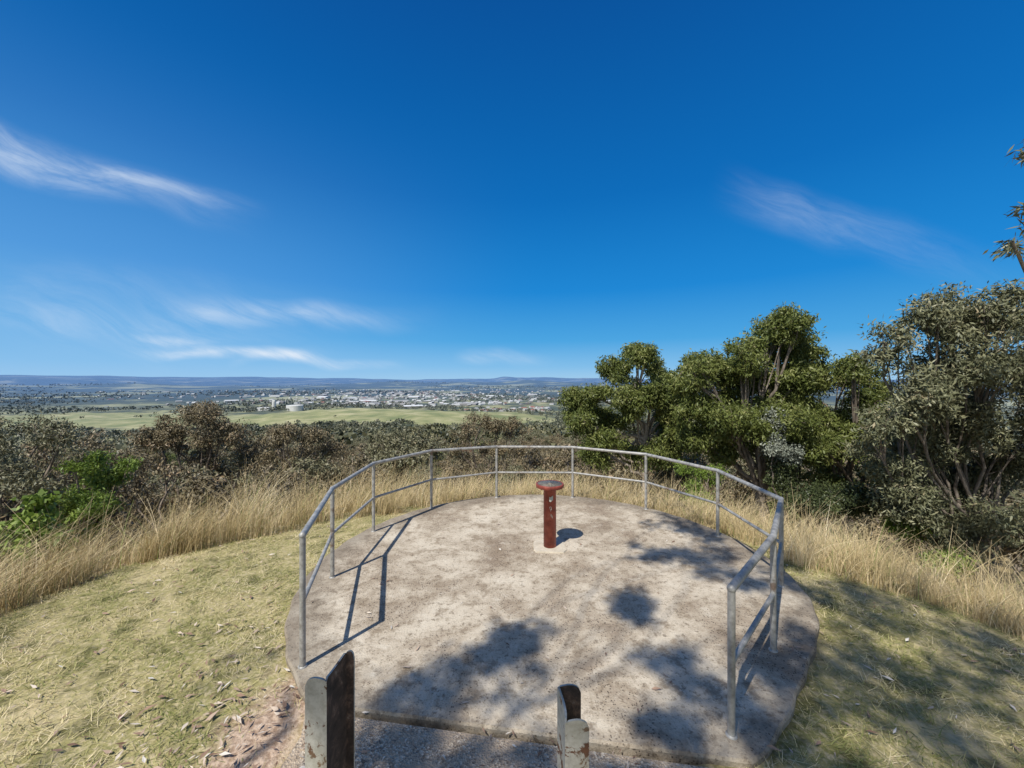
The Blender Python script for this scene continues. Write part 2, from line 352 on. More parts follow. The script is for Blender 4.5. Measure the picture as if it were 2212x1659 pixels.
# ------------------------------------------------------------ vegetation materials
def leafmat(name, stops, haze=False, trans=0.0, rough=0.5, k=1.0):
    m, nt, b = newmat(name, rough, 0.35)
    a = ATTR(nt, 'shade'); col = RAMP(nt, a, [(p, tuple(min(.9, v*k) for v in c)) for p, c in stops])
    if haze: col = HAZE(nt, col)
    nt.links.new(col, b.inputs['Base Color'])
    if trans:
        t = nt.nodes.new('ShaderNodeBsdfTranslucent'); nt.links.new(col, t.inputs['Color'])
        mx = nt.nodes.new('ShaderNodeMixShader'); mx.inputs[0].default_value = trans
        nt.links.new(b.outputs[0], mx.inputs[1]); nt.links.new(t.outputs[0], mx.inputs[2])
        nt.links.new(mx.outputs[0], nt.nodes['Material Output'].inputs[0])
    return m
def barkmat(name, c1, c2):
    m, nt, b = newmat(name, 0.9, 0.15); p = POS(nt); s = SEP(nt, p)
    q = NOISE(nt, COMB(nt, s[0], s[1], M(nt, 'MULTIPLY', s[2], 0.3)), 14, 3, .7)
    nt.links.new(RAMP(nt, q, [(0.35, c1), (0.65, c2)]), b.inputs['Base Color']); return m
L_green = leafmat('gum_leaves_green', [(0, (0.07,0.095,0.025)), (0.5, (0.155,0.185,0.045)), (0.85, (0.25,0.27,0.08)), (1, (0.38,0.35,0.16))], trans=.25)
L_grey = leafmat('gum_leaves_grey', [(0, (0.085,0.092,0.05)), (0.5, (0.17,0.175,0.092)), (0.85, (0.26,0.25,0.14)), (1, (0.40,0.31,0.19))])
L_brown = leafmat('scrub_leaves', [(0, (0.08,0.068,0.04)), (0.4, (0.16,0.132,0.072)), (0.8, (0.25,0.20,0.115)), (1, (0.36,0.23,0.14))], k=1.1)
L_sgrey = leafmat('scrub_leaves_grey', [(0, (0.085,0.085,0.05)), (0.4, (0.16,0.155,0.085)), (0.8, (0.24,0.225,0.13)), (1, (0.34,0.27,0.165))], k=1.05)
L_dark = leafmat('dark_leaves', [(0, (0.03,0.04,0.016)), (0.6, (0.065,0.085,0.03)), (1, (0.12,0.13,0.05))])
L_bright = leafmat('bright_leaves', [(0, (0.08,0.13,0.02)), (0.5, (0.18,0.26,0.04)), (1, (0.34,0.42,0.10))], trans=.25)
L_silver = leafmat('silver_leaves', [(0, (0.13,0.15,0.12)), (0.6, (0.26,0.28,0.22)), (1, (0.40,0.41,0.33))])
L_rust = leafmat('dead_leaves', [(0, (0.12,0.045,0.025)), (1, (0.28,0.12,0.06))])
B_pale = barkmat('pale_bark', (0.20,0.16,0.12), (0.50,0.43,0.35))
B_mid = barkmat('grey_bark', (0.12,0.098,0.078), (0.32,0.27,0.22))
B_dark = barkmat('dark_bark', (0.09,0.07,0.055), (0.28,0.23,0.18))

def tree_mesh(name, seed, lobes, trunk, trunk_r, ncl, nleaf, L, W, mats, crad=0.3, twig=0.011, droop=.5, nsub=4):
    """trunk -> limb to each lobe -> boughs to sub-lobes -> twigs -> leaf clusters"""
    rng = np.random.default_rng(seed); mb = MB()
    tp = np.array(trunk, float)
    t = np.linspace(0, len(tp)-1, 9); tp = np.c_[[np.interp(t, np.arange(len(tp)), tp[:, k]) for k in range(3)]].T
    tp[1:-1, :2] += rng.normal(size=(7, 2)) * trunk_r * .35
    tr = trunk_r * np.linspace(1, 0.62, 9); tr[0] *= 1.3
    tube(mb, tp, tr, 10)
    C = []; CR = []
    for (x, y, z, r) in lobes:
        c = np.array([x, y, z]); k = rng.integers(4, 9); p0 = tp[k]; D = np.linalg.norm(c-p0)
        ctrl = (p0 + c) / 2 + np.array([0, 0, -0.12*D]) + rng.normal(size=3)*0.13*D
        u = np.linspace(0, 1, 10)[:, None]
        lp = (1-u)**2*p0 + 2*u*(1-u)*ctrl + u*u*c
        lp[2:] += rng.normal(size=(8, 3)) * 0.05
        lr = np.linspace(min(tr[k]*.7, trunk_r*.40), 0.012+twig, 10)
        tube(mb, lp, lr, 6)
        ns = max(1, nsub if r > .3 else 1)
        for q in range(ns):
            d = rng.normal(size=3); d[2] *= .85; d /= np.linalg.norm(d)
            c2 = c + d * r * (.72 if ns > 1 else 0) * rng.uniform(.6, 1.15); r2 = r * (.54 if ns > 1 else 1) * rng.uniform(.75, 1.2)
            kk = rng.integers(5, 10); a = lp[kk]
            uu = np.linspace(0, 1, 5)[:, None]; mm = (a+c2)/2 + rng.normal(size=3)*.07
            bp = (1-uu)**2*a + 2*uu*(1-uu)*mm + uu*uu*c2
            if ns > 1: tube(mb, bp, np.linspace(lr[kk]*.7, twig, 5), 5)
            m = max(3, int(ncl * r2 * r2 * 2))
            dd_ = rng.normal(size=(m, 3)); dd_ /= np.linalg.norm(dd_, axis=1)[:, None]
            qq = c2 + dd_ * (rng.random((m, 1))**0.45) * r2 * np.array([1.15, 1.15, .8])
            for p in qq[::3]:
                tube(mb, [bp[rng.integers(2, 5)], (c2+p)/2 + rng.normal(size=3)*.05, p], [twig*1.2, twig*.8, twig*.4], 3)
            C.append(qq); CR.append(np.full(m, crad) * (0.6 + .7*rng.random(m)))
    C = np.concatenate(C); CR = np.concatenate(CR)
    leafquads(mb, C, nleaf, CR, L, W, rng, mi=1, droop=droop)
    return mb.obj(name, mats, smooth='mat0', link=False)
def tree_at(name, X, Y, seed, wl, trunk_top, r, ncl, nleaf, L, W, mats, **kw):
    zb = float(H(X, Y)) - 0.15; rng = np.random.default_rng(seed+100)
    lobes = [(q[0], q[3] if len(q) > 3 else (rng.random()-.5)*1.8, q[1] - zb, q[2]) for q in wl]
    tt = trunk_top; me = tree_mesh(name, seed, lobes, [(0, 0, 0), (tt[0]*.4, 0, (tt[1]-zb)*.5), (tt[0], 0, tt[1]-zb)], r, ncl, nleaf, L, W, mats, **kw)
    return place(name, me, None, (X, Y, zb))

tree_at('eucalyptus_tree', 4.75, 14, 1,
  [(-2.15,1.5,.65),(-1.75,.48,.75),(-1.1,2.5,.6),(.15,3.1,.6),(.1,1.9,.75),(.95,2.45,.65),(-1.0,.57,.75),(.8,.57,.75),(-2.2,.85,.6),(-.5,1.6,.75),(-.6,-.5,.6),(1.3,1.6,.75),(-1.7,1.7,.55),(-.5,2.9,.5),(1.5,.7,.8),(1.9,1.9,.65),(.5,-.4,.7),(-1.7,-.3,.6),(1.7,2.7,.4)],
  (.1, 0.6), .16, 66, 60, .13, .040, [B_pale, L_green], crad=.27, nsub=5)
tree_at('eucalyptus_tree', 7.8, 12, 2,
  [(.6,4.0,.6),(.14,3.35,.75),(1.0,3.0,.8),(-1,2.9,.7),(-1.7,2.5,.7),(-2.2,1.66,.75),(-.7,1.94,.85),(.7,1.94,.9),(1.8,2.2,.75),(-1.4,1.1,.85),(-.14,.8,.85),(1.5,.94,.85),(-2.2,.6,.7),(.5,.1,.7),(-.4,2.8,.75),(.3,1.3,.8),(1.9,1.4,.7),(-2.4,2.4,.5),(1.5,2.7,.6),(-1.0,.2,.6)],
  (-.2, 0.3), .18, 66, 60, .12, .037, [B_mid, L_green], crad=.26, nsub=5)
tree_at('eucalyptus_tree', 10.1, 8.5, 3,
  [(-2.2,3.0,.45),(-1.4,3.3,.6),(-.5,3.75,.6),(.3,3.85,.65),(.9,3.6,.7),(-.2,2.8,.75),(-1.1,2.4,.65),(.7,2.2,.8),(-.4,1.6,.8),(-1.7,1.6,.6),(.5,.8,.9),(-.8,.5,.75),(-2,.5,.55),(0,-.4,.8),(-1.4,-.5,.65),(1,-.8,.8),(1.6,1.5,.9),(1.5,3,.9),(.2,1.2,.8),(-1.2,.9,.65),(-.5,-1.0,.7),(-2.1,2.1,.5),(.3,.2,.8),(-1.8,-.2,.5),(-2.5,1.4,.4)],
  (.2, -.8), .10, 62, 56, .11, .030, [B_mid, L_grey], crad=.26, twig=.008, nsub=5)
tree_at('eucalyptus_tree', 9.9, 11.5, 4,
  [(-.9,1.9,.6),(-.4,1.0,.7),(-1.1,.2,.7),(.3,.4,.8),(.6,1.6,.6),(-.2,-.8,.8),(1.4,.6,.8),(1.3,-.6,.8),(.3,2.5,.5),(1.2,2.2,.6),(-.5,2.5,.4)],
  (0, -.4), .11, 60, 55, .12, .036, [B_dark, L_green], crad=.27, nsub=5)
tree_at('eucalyptus_tree', 10.0, 5.0, 5,
  [(-3.28,4.22,.16,0),(-3.75,3.93,.07,-.1),(-3.33,5.15,.08,0),(-2.4,4.3,.5,0),(-2.1,5.4,.6,0),(-1,4.8,.9),(0,5.8,1.0),(.5,4.5,1.0),(-1.0,3.6,.6),(1.2,5.4,.9),(-2.2,2.6,.6,.4),(-1.6,1.6,.8,.5),(-2.0,.5,.7,.6)],
  (0, 2.5), .15, 50, 36, .12, .024, [B_mid, L_grey], crad=.15, twig=.005)
tree_at('shrub', 7.9, 10.2, 6, [(0,-.35,.55),(-.45,-.6,.5),(.4,-.7,.55),(.1,-1.0,.6)], (0,-1.2), .05, 120, 80, .07, .03, [B_dark, L_dark], crad=.22)
tree_at('shrub', 7.7, 10.9, 7, [(-.2,.9,.45),(.2,.4,.5),(-.3,.2,.5),(.3,0,.4)], (0,-.5), .05, 90, 60, .06, .035, [B_dark, L_silver], crad=.2)
tree_at('shrub', 8.9, 8.2, 8, [(-.1,-1.0,.45),(.4,-1.2,.4),(-.6,-1.3,.35)], (0,-1.5), .03, 120, 60, .07, .028, [B_dark, L_bright], crad=.18)
tree_at('shrub', 4.9, 9.8, 18, [(0,-.15,.35),(.5,-.3,.35),(-.4,-.5,.35)], (0,-.8), .03, 120, 50, .08, .02, [B_dark, L_bright], crad=.18)
tree_at('shrub', -10.0, 9.0, 9, [(0,.45,.35),(.1,0,.5),(-.3,-.4,.5),(.4,-.6,.45),(.1,-1,.5)], (0,-1), .03, 100, 60, .08, .028, [B_dark, L_bright], crad=.18)
tree_at('eucalyptus_tree', -11.2, 8.6, 10, [(0,1.1,.55),(-.6,.9,.6),(.8,.7,.5),(.1,.3,.7),(1.0,-.1,.5),(-.5,-.6,.7),(.5,-1,.7),(-1.3,.3,.8)], (0,-.5), .09, 60, 44, .085, .028, [B_dark, L_sgrey], crad=.24, twig=.008)
tree_at('shrub', -7.0, 5.7, 11, [(0,.42,.22,0),(-.2,.1,.28,0),(.15,-.15,.25,0),(-.3,-.3,.28,0),(.1,.15,.2,0)], (0,-.4), .02, 150, 16, .095, .07, [B_dark, L_bright], crad=.15, twig=.006)
tree_at('eucalyptus_tree', -13.6, 17.2, 12, [(-1.6,.1,.8),(-.9,.65,.7),(0,.85,.7),(.9,.5,.8),(1.6,0,.7),(-1.9,-.8,.8),(1.9,-.9,.8),(-.6,-.3,.8),(.6,-.4,.8),(0,-1.4,.8)], (0,-2.4), .12, 44, 36, .125, .038, [B_dark, L_brown])
tree_at('eucalyptus_tree', -13.9, 13.0, 13, [(-.8,-.1,.6),(0,.1,.6),(.8,-.2,.6),(1.3,-.9,.6),(-1.3,-.8,.6),(0,-1.0,.8)], (0,-2), .10, 50, 36, .11, .034, [B_dark, L_brown])
tree_at('eucalyptus_tree', -8.6, 15.5, 14, [(-1.1,-.2,.6),(-.3,.2,.6),(.5,.0,.6),(1.2,-.5,.6),(-1.4,-1.1,.6),(.2,-1.0,.8),(1.5,-1.5,.6)], (0,-2.4), .10, 50, 36, .12, .036, [B_dark, L_brown])
tree_at('eucalyptus_tree', -4.6, 16.5, 15, [(-1.1,-.5,.6),(-.3,-.1,.6),(.5,-.3,.6),(1.2,-.8,.6),(-1.4,-1.3,.6),(.2,-1.3,.8)], (0,-2.6), .10, 50, 36, .12, .036, [B_dark, L_sgrey])
tree_at('eucalyptus_tree', -1.3, 20, 16, [(-1.1,-.4,.6),(-.3,.1,.6),(.5,-.1,.6),(1.4,-.4,.7),(-1.4,-1.3,.6),(.2,-1.3,.8),(1.5,-1.5,.6)], (0,-2.8), .10, 50, 36, .13, .04, [B_dark, L_brown])

# tree behind the viewpoint: it throws the dappled shade over the slab and lawn
E = 0.70; SDX, SDY = 0.59, 0.81
blobs = [(-.05,3.18,.30),(-.35,2.98,.26),(.15,3.2,.2),(-.7,2.68,.24),(1.23,3.9,.24),(1.15,3.7,.15),(2.3,4.76,.32),(1.85,4.9,.24),(2.7,4.9,.34),(2.45,6.1,.35),(2.7,5.6,.3),(2.6,4.3,.22),
  (1.41,2.73,.30),(1.65,2.45,.30),(1.35,3.05,.18),(1.95,2.95,.25),(1.0,2.4,.2),(3.4,3.95,.44),(3.75,3.5,.46),(3.1,4.25,.34),(4.0,3.1,.46),(2.4,2.72,.40),(2.75,2.4,.40),(2.4,3.2,.28),(2.05,2.2,.34),(4.4,4.0,.45),(2.95,3.1,.32),(4.4,3.4,.45),(3.2,2.7,.36),(3.9,4.3,.3),
  (-.6,2.3,.22),(-.15,2.22,.26),(.3,2.2,.26),(.75,2.1,.3),(-.9,2.1,.3),(3.6,5.0,.3),(4.6,3.0,.5),(5.0,2.2,.6),(3.6,1.8,.5)]
rng = np.random.default_rng(3); C = []; CR = []
mb = MB(); base = np.array([-5.2, -4.0, 0.0]); fork = np.array([-4.8, -3.8, 4.2])
tube(mb, [base + (0, 0, -.3), base*.6+fork*.4+(0.05,0,0), fork], [.3, .22, .17], 12)
for bx, by, br in blobs:
    z = 8.0 + 2.0*rng.random(); p = np.array([bx - z*E*SDX, by - z*E*SDY, z]); C.append(p); CR.append(br)
C = np.array(C); CR = np.array(CR)
hubs = np.array([[-5.2,-3.2,7.6],[-4.2,-3.6,8.0],[-3.6,-2.4,8.6],[-4.9,-1.8,8.2],[-2.6,-3.2,8.6]])
HN = []
for h in hubs:
    u = np.linspace(0, 1, 9)[:, None]; ctrl = (fork+h)/2 + rng.normal(size=3)*.5
    lp = (1-u)**2*fork + 2*u*(1-u)*ctrl + u*u*h; lp[2:] += rng.normal(size=(7, 3))*.08; tube(mb, lp, np.linspace(.08, .02, 9), 7); HN.append(lp[4:])
HN = np.concatenate(HN)
for p, r_ in zip(C, CR):
    k = int(np.argmin(np.linalg.norm(HN-p, axis=1))); a = HN[k]; u = np.linspace(0, 1, 8)[:, None]
    ctrl = (a+p)/2 + rng.normal(size=3)*.35*np.linalg.norm(p-a)
    lp = (1-u)**2*a + 2*u*(1-u)*ctrl + u*u*p; lp[1:] += rng.normal(size=(7, 3))*.05
    tube(mb, lp, np.linspace(.011, .004, 8), 5)
sub = []
for p, r_ in zip(C, CR):
    for _ in range(7): sub.append(p + rng.normal(size=3)*r_*.55)
    sub.append(p)
sub = np.array(sub)
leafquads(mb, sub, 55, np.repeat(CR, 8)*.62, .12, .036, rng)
bigC = np.array([[-6.5,-5,7.5],[-7.5,-4,8.5],[-5.5,-6,8.8],[-6,-3.5,9.5],[-8,-6,7.2]])
for h in bigC: tube(mb, [fork, (fork+h)/2+(0,0,.4), h], [.09,.06,.02], 6)
leafquads(mb, np.repeat(bigC, 14, axis=0)+rng.normal(size=(70, 3))*.7, 50, .4, .12, .034, rng)
mb.obj('eucalyptus_tree', [B_pale, L_green], smooth='mat0')

# ------------------------------------------------------------ scrub woodland on the slope
variants = []
for vi, (lm, bk) in enumerate([(L_brown, B_dark), (L_brown, B_pale), (L_sgrey, B_dark), (L_brown, B_dark), (L_sgrey, B_pale), (L_green, B_dark)]):
    rng = np.random.default_rng(40+vi); lobes = []
    for _ in range(9):
        d = rng.normal(size=3); d /= np.linalg.norm(d); lobes.append((d[0]*1.5, d[1]*1.5, 3.1+d[2]*1.25, .5+.4*rng.random()))
    variants.append(tree_mesh('scrub_tree_%d' % vi, 50+vi, lobes, [(0,0,0),(.1,0,.8),(0,.1,1.7)], .10, 24, 24, .165, .058, [bk, lm], crad=.34, twig=.013))
rng = np.random.default_rng(60); lobes = [(d[0]*.7, d[1]*.7, 2.2+d[2]*1.0, .45) for d in rng.normal(size=(5, 3))*.7]
rust = tree_mesh('rust_tree', 61, lobes, [(0,0,0),(.1,0,.8),(0,.1,1.7)], .06, 24, 22, .15, .05, [B_dark, L_rust])
wood = empty('scrub_woodland')
rng = np.random.default_rng(12)
azk = np.radians([-60,-52,-48,-44,-40,-35,-31,-27,-20,-12,-8,0,6,12,60])
slk = np.array([.07,.06,.15,.13,.10,.10,.13,.13,.13,.13,.15,.125,.115,.10,.02])
cnt = 0; pl = []
for it in range(9000):
    if cnt >= 430: break
    az = math.radians(rng.uniform(-60, 60)); d = 13.5 * (14.0 ** (rng.random()**.85))
    x, y = d*math.sin(az), d*math.cos(az)
    if y < 3: continue
    if az > math.radians(8) and d < 17: continue
    if az > math.radians(28) and d < 24: continue
    if any((x-a)**2+(y-b_)**2 < (1.2+d*.014)**2*2.2 for a, b_ in pl): continue
    zb = float(H(x, y)); lim = 2.2 - (np.interp(az, azk, slk) + 0.03*rng.random() + (0.08*rng.random() if d < 40 else 0)) * y
    nat = rng.uniform(3.4, 6.8) * (1 + min(d, 150)/300); h = min(nat, lim - zb)
    if h < 1.5: continue
    pl.append((x, y)); cnt += 1
    k = rng.choice(6, p=[.28,.22,.17,.17,.10,.06]); me = variants[k]; hh = 4.9
    if rng.random() < .02 and d > 20: me = rust; hh = 4.2
    sc = h/hh; w = sc*rng.uniform(1.0, 1.3)
    place('scrub_tree', me, wood, (x, y, zb-.1), rng.uniform(0, 6.28), (w, w, sc))

# ------------------------------------------------------------ distant trees (one mesh)
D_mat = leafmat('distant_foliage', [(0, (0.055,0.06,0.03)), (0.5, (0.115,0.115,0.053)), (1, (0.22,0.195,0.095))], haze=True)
def infield(x, y):
    return (((x+360)/450)**2 + ((y-870)/205)**2 < 1.0) | (((x+1000)/220)**2 + ((y-940)/180)**2 < 1.0)
def pn(x, y, s):
    return (np.sin(x/s+1.1)*np.cos(y/s*1.3+.4) + .6*np.sin(x/s*2.3+y/s*1.7) + .4*np.cos(x/s*4.1-y/s*3.3+2))
mb = MB()
def dtrees(n, d0, d1, nq, size, prune, seed):
    rng = np.random.default_rng(seed)
    az = np.radians(rng.uniform(-60, 60, n)); d = d0*(d1/d0)**rng.random(n)
    x = d*np.sin(az); y = d*np.cos(az)
    ok = (pn(x, y, d0*.35) > prune) & (~infield(x, y) | (rng.random(n) < .03)) & (y > 50)
    x, y, d = x[ok], y[ok], d[ok]; m = len(x)
    h = size*(0.6+.7*rng.random(m)); z = H(x, y)
    C = np.c_[x, y, z + h*.5]
    p = rng.normal(size=(m, nq, 3)); p /= np.linalg.norm(p, axis=2)[:, :, None]; p *= rng.random((m, nq, 1))**.4
    P = C[:, None] + p * h[:, None, None] * np.array([.6, .6, .40])
    a = rng.normal(size=(m, nq, 3)); a /= np.linalg.norm(a, axis=2)[:, :, None]
    bq = np.cross(a, rng.normal(size=(m, nq, 3))); bq /= np.linalg.norm(bq, axis=2)[:, :, None]
    sz = h[:, None, None] * (.11 + .10*rng.random((m, nq, 1))) * (24/nq)**.4
    V = np.stack([P-a*sz, P+bq*sz*.8, P+a*sz, P-bq*sz*.8], 2).reshape(-1, 3)
    sh = np.clip(np.repeat(rng.random(m), nq)*.6 + rng.random(m*nq)*.4, 0, 1)
    mb.add(V, np.arange(m*nq*4).reshape(-1, 4), 0, sh)
dtrees(5000, 150, 650, 60, 8.0, -.3, 1)
dtrees(5500, 600, 1500, 26, 9, 0, 2)
dtrees(8000, 1300, 3600, 12, 11, 0, 3)
dtrees(6000, 3000, 8000, 8, 15, .15, 4)
mb.obj('distant_trees', [D_mat])

# ------------------------------------------------------------ town
tm, nt, b = newmat('town_mat', .7, .3)
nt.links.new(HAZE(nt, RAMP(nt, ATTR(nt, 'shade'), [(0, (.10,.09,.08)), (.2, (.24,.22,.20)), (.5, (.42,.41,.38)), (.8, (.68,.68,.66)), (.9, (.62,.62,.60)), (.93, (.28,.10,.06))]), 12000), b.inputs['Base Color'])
mb = MB(); rng = np.random.default_rng(21)
def house(x, y, w, l, h, sh, rf, rot):
    z = float(H(x, y)); c, s_ = math.cos(rot), math.sin(rot)
    v = [(-w,-l,-1),(w,-l,-1),(w,l,-1),(-w,l,-1),(-w,-l,h),(w,-l,h),(w,l,h),(-w,l,h),(0,-l,h*1.5),(0,l,h*1.5)]
    V = [(x+a*c-b_*s_, y+a*s_+b_*c, z+e) for a, b_, e in v]
    mb.add(V, [[0,1,5,4],[1,2,6,5],[2,3,7,6],[3,0,4,7]], 0, sh)
    mb.add(V, [[4,5,8],[6,7,9]], 0, sh); mb.add(V, [[5,6,9,8],[7,4,8,9]], 0, rf)
for _ in range(950):
    y = 1400*(2.8**rng.random()); u = rng.normal(-.27, .22) if rng.random() < .85 else rng.uniform(-1.1, .4)
    if u > .4 or (u < -1.1): continue
    x = u*y; big = rng.random() < .05
    w = rng.uniform(12, 24) if big else rng.uniform(3.5, 7); l = w*rng.uniform(1.1, 1.8)
    house(x, y, w, l, rng.uniform(6, 8) if big else rng.uniform(4, 6), rng.uniform(.1, .9), rng.uniform(.1, .99), rng.uniform(0, 3.14))
for _ in range(40):
    y = rng.uniform(1080, 1300); u = rng.uniform(-.13, .10); x = u*y
    house(x, y, rng.uniform(4, 6), rng.uniform(6, 9), 4, rng.uniform(.3, .8), rng.choice([.3, .6, .96]), rng.uniform(0, 3.14))
mb.obj('town_houses', [tm])
sl, nt, b = newmat('silo_concrete', .8, .2)
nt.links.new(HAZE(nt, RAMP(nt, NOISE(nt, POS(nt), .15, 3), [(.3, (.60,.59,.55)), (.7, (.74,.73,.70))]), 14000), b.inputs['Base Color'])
sy = 1160; sx = -650
silo = empty('grain_silos', (sx, sy, float(H(sx, sy))+2))
def ch0(mb, name): return mb.obj(name, [sl], smooth=False, parent=silo)
mb = MB(); lathe(mb, (4, 0, -5), [(21, 0), (21, 19), (20.3, 19.6), (19.5, 19), (0, 20)], 32); ch0(mb, 'tank')
mb = MB(); lathe(mb, (-22, 22, -5), [(13, 0), (13, 17), (12, 17.5), (0, 18)], 28); ch0(mb, 'small_tank')
mb = MB(); lathe(mb, (-60, 0, -5), [(5.5, 0), (5.5, 30), (0, 31)], 24); box(mb, -64, -56, -3, 4, 26, 30); ch0(mb, 'elevator_tower')
mb = MB(); box(mb, -105, -72, -8, 10, -5, 8); ch0(mb, 'shed')

# ------------------------------------------------------------ grasses and litter
def inslab(x, y, pad=0.0): return (np.hypot(x-SC[0], y-SC[1]) < srad(x, y)+pad) & (y > chord(x)-pad)
def inpath(x, y): return (x > -1.4) & (x < 1.22) & (y < chord(x)+.05)
def blades(name, x, y, h, w, lean, mats, rng, shade, segs=2, wind=None):
    m = len(x); z = H(x, y); P = np.c_[x, y, z]
    a = rng.uniform(0, 2*np.pi, m) if wind is None else rng.normal(wind, 1.2, m)
    dirv = np.c_[np.cos(a), np.sin(a), np.zeros(m)]; sa = rng.uniform(0, 2*np.pi, m)
    side = np.c_[np.cos(sa), np.sin(sa), np.zeros(m)] * (w/2)[:, None]
    rows = []
    for k in range(segs+1):
        t = k/segs; p = P + np.c_[np.zeros(m), np.zeros(m), h*t*(1-.25*lean*t)] + dirv*(h*lean*t*t)[:, None]
        ww = (1 - .75*t); rows += [p - side*ww, p + side*ww]
    V = np.stack(rows, 1).reshape(-1, 3); k = len(rows)
    b0 = np.arange(m)[:, None]*k
    F = np.concatenate([b0 + np.array([[2*q, 2*q+1, 2*q+3, 2*q+2]]) for q in range(segs)])
    mb = MB(); mb.add(V, F, 0, np.tile(shade, segs)); return mb.obj(name, mats)
L_straw = leafmat('dry_grass_mat', [(0, (0.24,0.18,0.085)), (0.35, (0.47,0.36,0.175)), (0.75, (0.70,0.56,0.33)), (.92, (0.82,0.71,0.49)), (1, (0.24,0.29,0.08))], rough=.7)
L_lawn = leafmat('lawn_grass_mat', [(0, (0.12,0.14,0.03)), (0.35, (0.26,0.27,0.08)), (0.6, (0.50,0.43,0.20)), (1, (0.76,0.64,0.41))], rough=.7)
rng = np.random.default_rng(5)
nT = 4700
az = np.radians(rng.uniform(-100, 100, nT)); rad_ = 5.35 + .35*np.sin(az*5) + .22*np.sin(az*11+1) + .1*np.sin(az*29) + 6.0*rng.random(nT)**1.5 - .35*np.clip(np.sin(az-.2), 0, 1)
tx = rad_*np.sin(az); ty = 2 + rad_*np.cos(az)
ok = ~inslab(tx, ty, .14) & (rng.random(nT) < np.clip(.75 + .6*pn(tx, ty, .45), .15, 1)); tx, ty = tx[ok], ty[ok]
per = 28; m = len(tx)*per
hT = rng.uniform(.13, .62, len(tx)) * (1 + .3*(tx < -2)) * (1 + .35*pn(tx, ty, .7)/2); shT = rng.random(len(tx))*.7 + .3*np.clip(.5+.4*pn(tx, ty, .6), 0, 1)
x = np.repeat(tx, per) + rng.normal(size=m)*.06; y = np.repeat(ty, per) + rng.normal(size=m)*.06
ok = ~inslab(x, y, .03)
h = np.repeat(hT, per)*rng.uniform(.35, 1.5, m); sh = np.clip(.65*np.repeat(shT, per)+.35*rng.random(m), 0, .97); sh = np.where(rng.random(m) < .06, 1, sh)
blades('dry_grass', x[ok], y[ok], h[ok], rng.uniform(.003, .008, m)[ok], rng.uniform(.05, 1.1, m)[ok], [L_straw], rng, sh[ok], segs=3, wind=.6)
m = 250000
x = rng.uniform(-7, 7, m); y = 1.6 + 6.0*rng.random(m)**1.3
ok = (~inslab(x, y, .02)) & (~inpath(x, y)) & (np.hypot(x, y-2) < 6.2) & (np.abs(x) < y*1.45+.5)
bare = np.exp(-(((x+1.55)/.38)**2 + ((y-2.45)/.8)**2)); ok &= rng.random(m) > bare*.95
ok &= rng.random(m) < np.clip(.75 + .5*pn(x, y, .17), .15, 1)
x, y = x[ok], y[ok]; m = len(x)
pat = .5 + .28*pn(x, y, .35) + .15*pn(y, x, .12)
blades('lawn_grass', x, y, rng.uniform(.012, .055, m), rng.uniform(.003, .0075, m), rng.uniform(.6, 2.4, m), [L_lawn], rng, np.clip(.6*pat+.55*rng.random(m)-.02, 0, 1), segs=1)
L_lit = leafmat('fallen_leaf_mat', [(0, (0.16,0.09,0.055)), (0.4, (0.34,0.22,0.15)), (0.8, (0.58,0.47,0.36)), (1, (0.72,0.66,0.56))], rough=.7)
def litter(name, x, y, z, L, rng):
    m = len(x); a = rng.uniform(0, 6.28, m); d = np.c_[np.cos(a), np.sin(a), rng.uniform(-.1, .25, m)]; s_ = np.c_[-np.sin(a), np.cos(a), rng.normal(size=m)*.25]
    L = L[:, None]; w = L*rng.uniform(.08, .16, m)[:, None]; P = np.c_[x, y, z + .006]
    up = np.array([0, 0, 1.0]); c = rng.uniform(0, .25, m)[:, None]
    A = P; Bq = P + d*L*.35 + s_*w + up*L*c*.3; Cq = P + d*L - s_*w*rng.uniform(-1, 1, m)[:, None]; Dq = P + d*L*.35 - s_*w + up*L*c*.15; Eq = P + d*L*.7 + up*L*c*.2
    V = np.stack([A, Dq, Eq, Bq, Cq], 1).reshape(-1, 3); b0 = np.arange(m)[:, None]*5
    mbl = MB(); sh = rng.random(m); mbl.add(V, b0+np.array([[0, 1, 2, 3]]), 0, sh)
    mbl.add(V, np.concatenate([b0+[[1, 4, 2]], b0+[[2, 4, 3]]]), 0, np.tile(sh, 2)); return mbl.obj(name, [L_lit])
m = 1600
x = rng.uniform(-6.5, 6, m); y = rng.uniform(1.5, 6.5, m); near = rng.random(m) < .25
x = np.where(near, rng.normal(-1.85, .5, m), x); y = np.where(near, 2.1+np.abs(rng.normal(0, .9, m)), y)
onsl = inslab(x, y); onp = inpath(x, y)
keepm = (~onsl | (rng.random(m) < .22)) & (~near | ~onsl)
zz = np.where(onsl, 0.0, np.where(onp, -.012, H(x, y)+.015))
lens = rng.uniform(.02, .09, m)
m2 = 110; x2 = rng.uniform(-1.2, 1.2, m2); y2 = rng.uniform(1.8, 2.5, m2); ok = inpath(x2, y2)
litter('leaf_litter', np.r_[x[keepm], x2[ok]], np.r_[y[keepm], y2[ok]], np.r_[zz[keepm], np.full(ok.sum(), -.012)], np.r_[lens[keepm], rng.uniform(.01, .05, ok.sum())], rng)

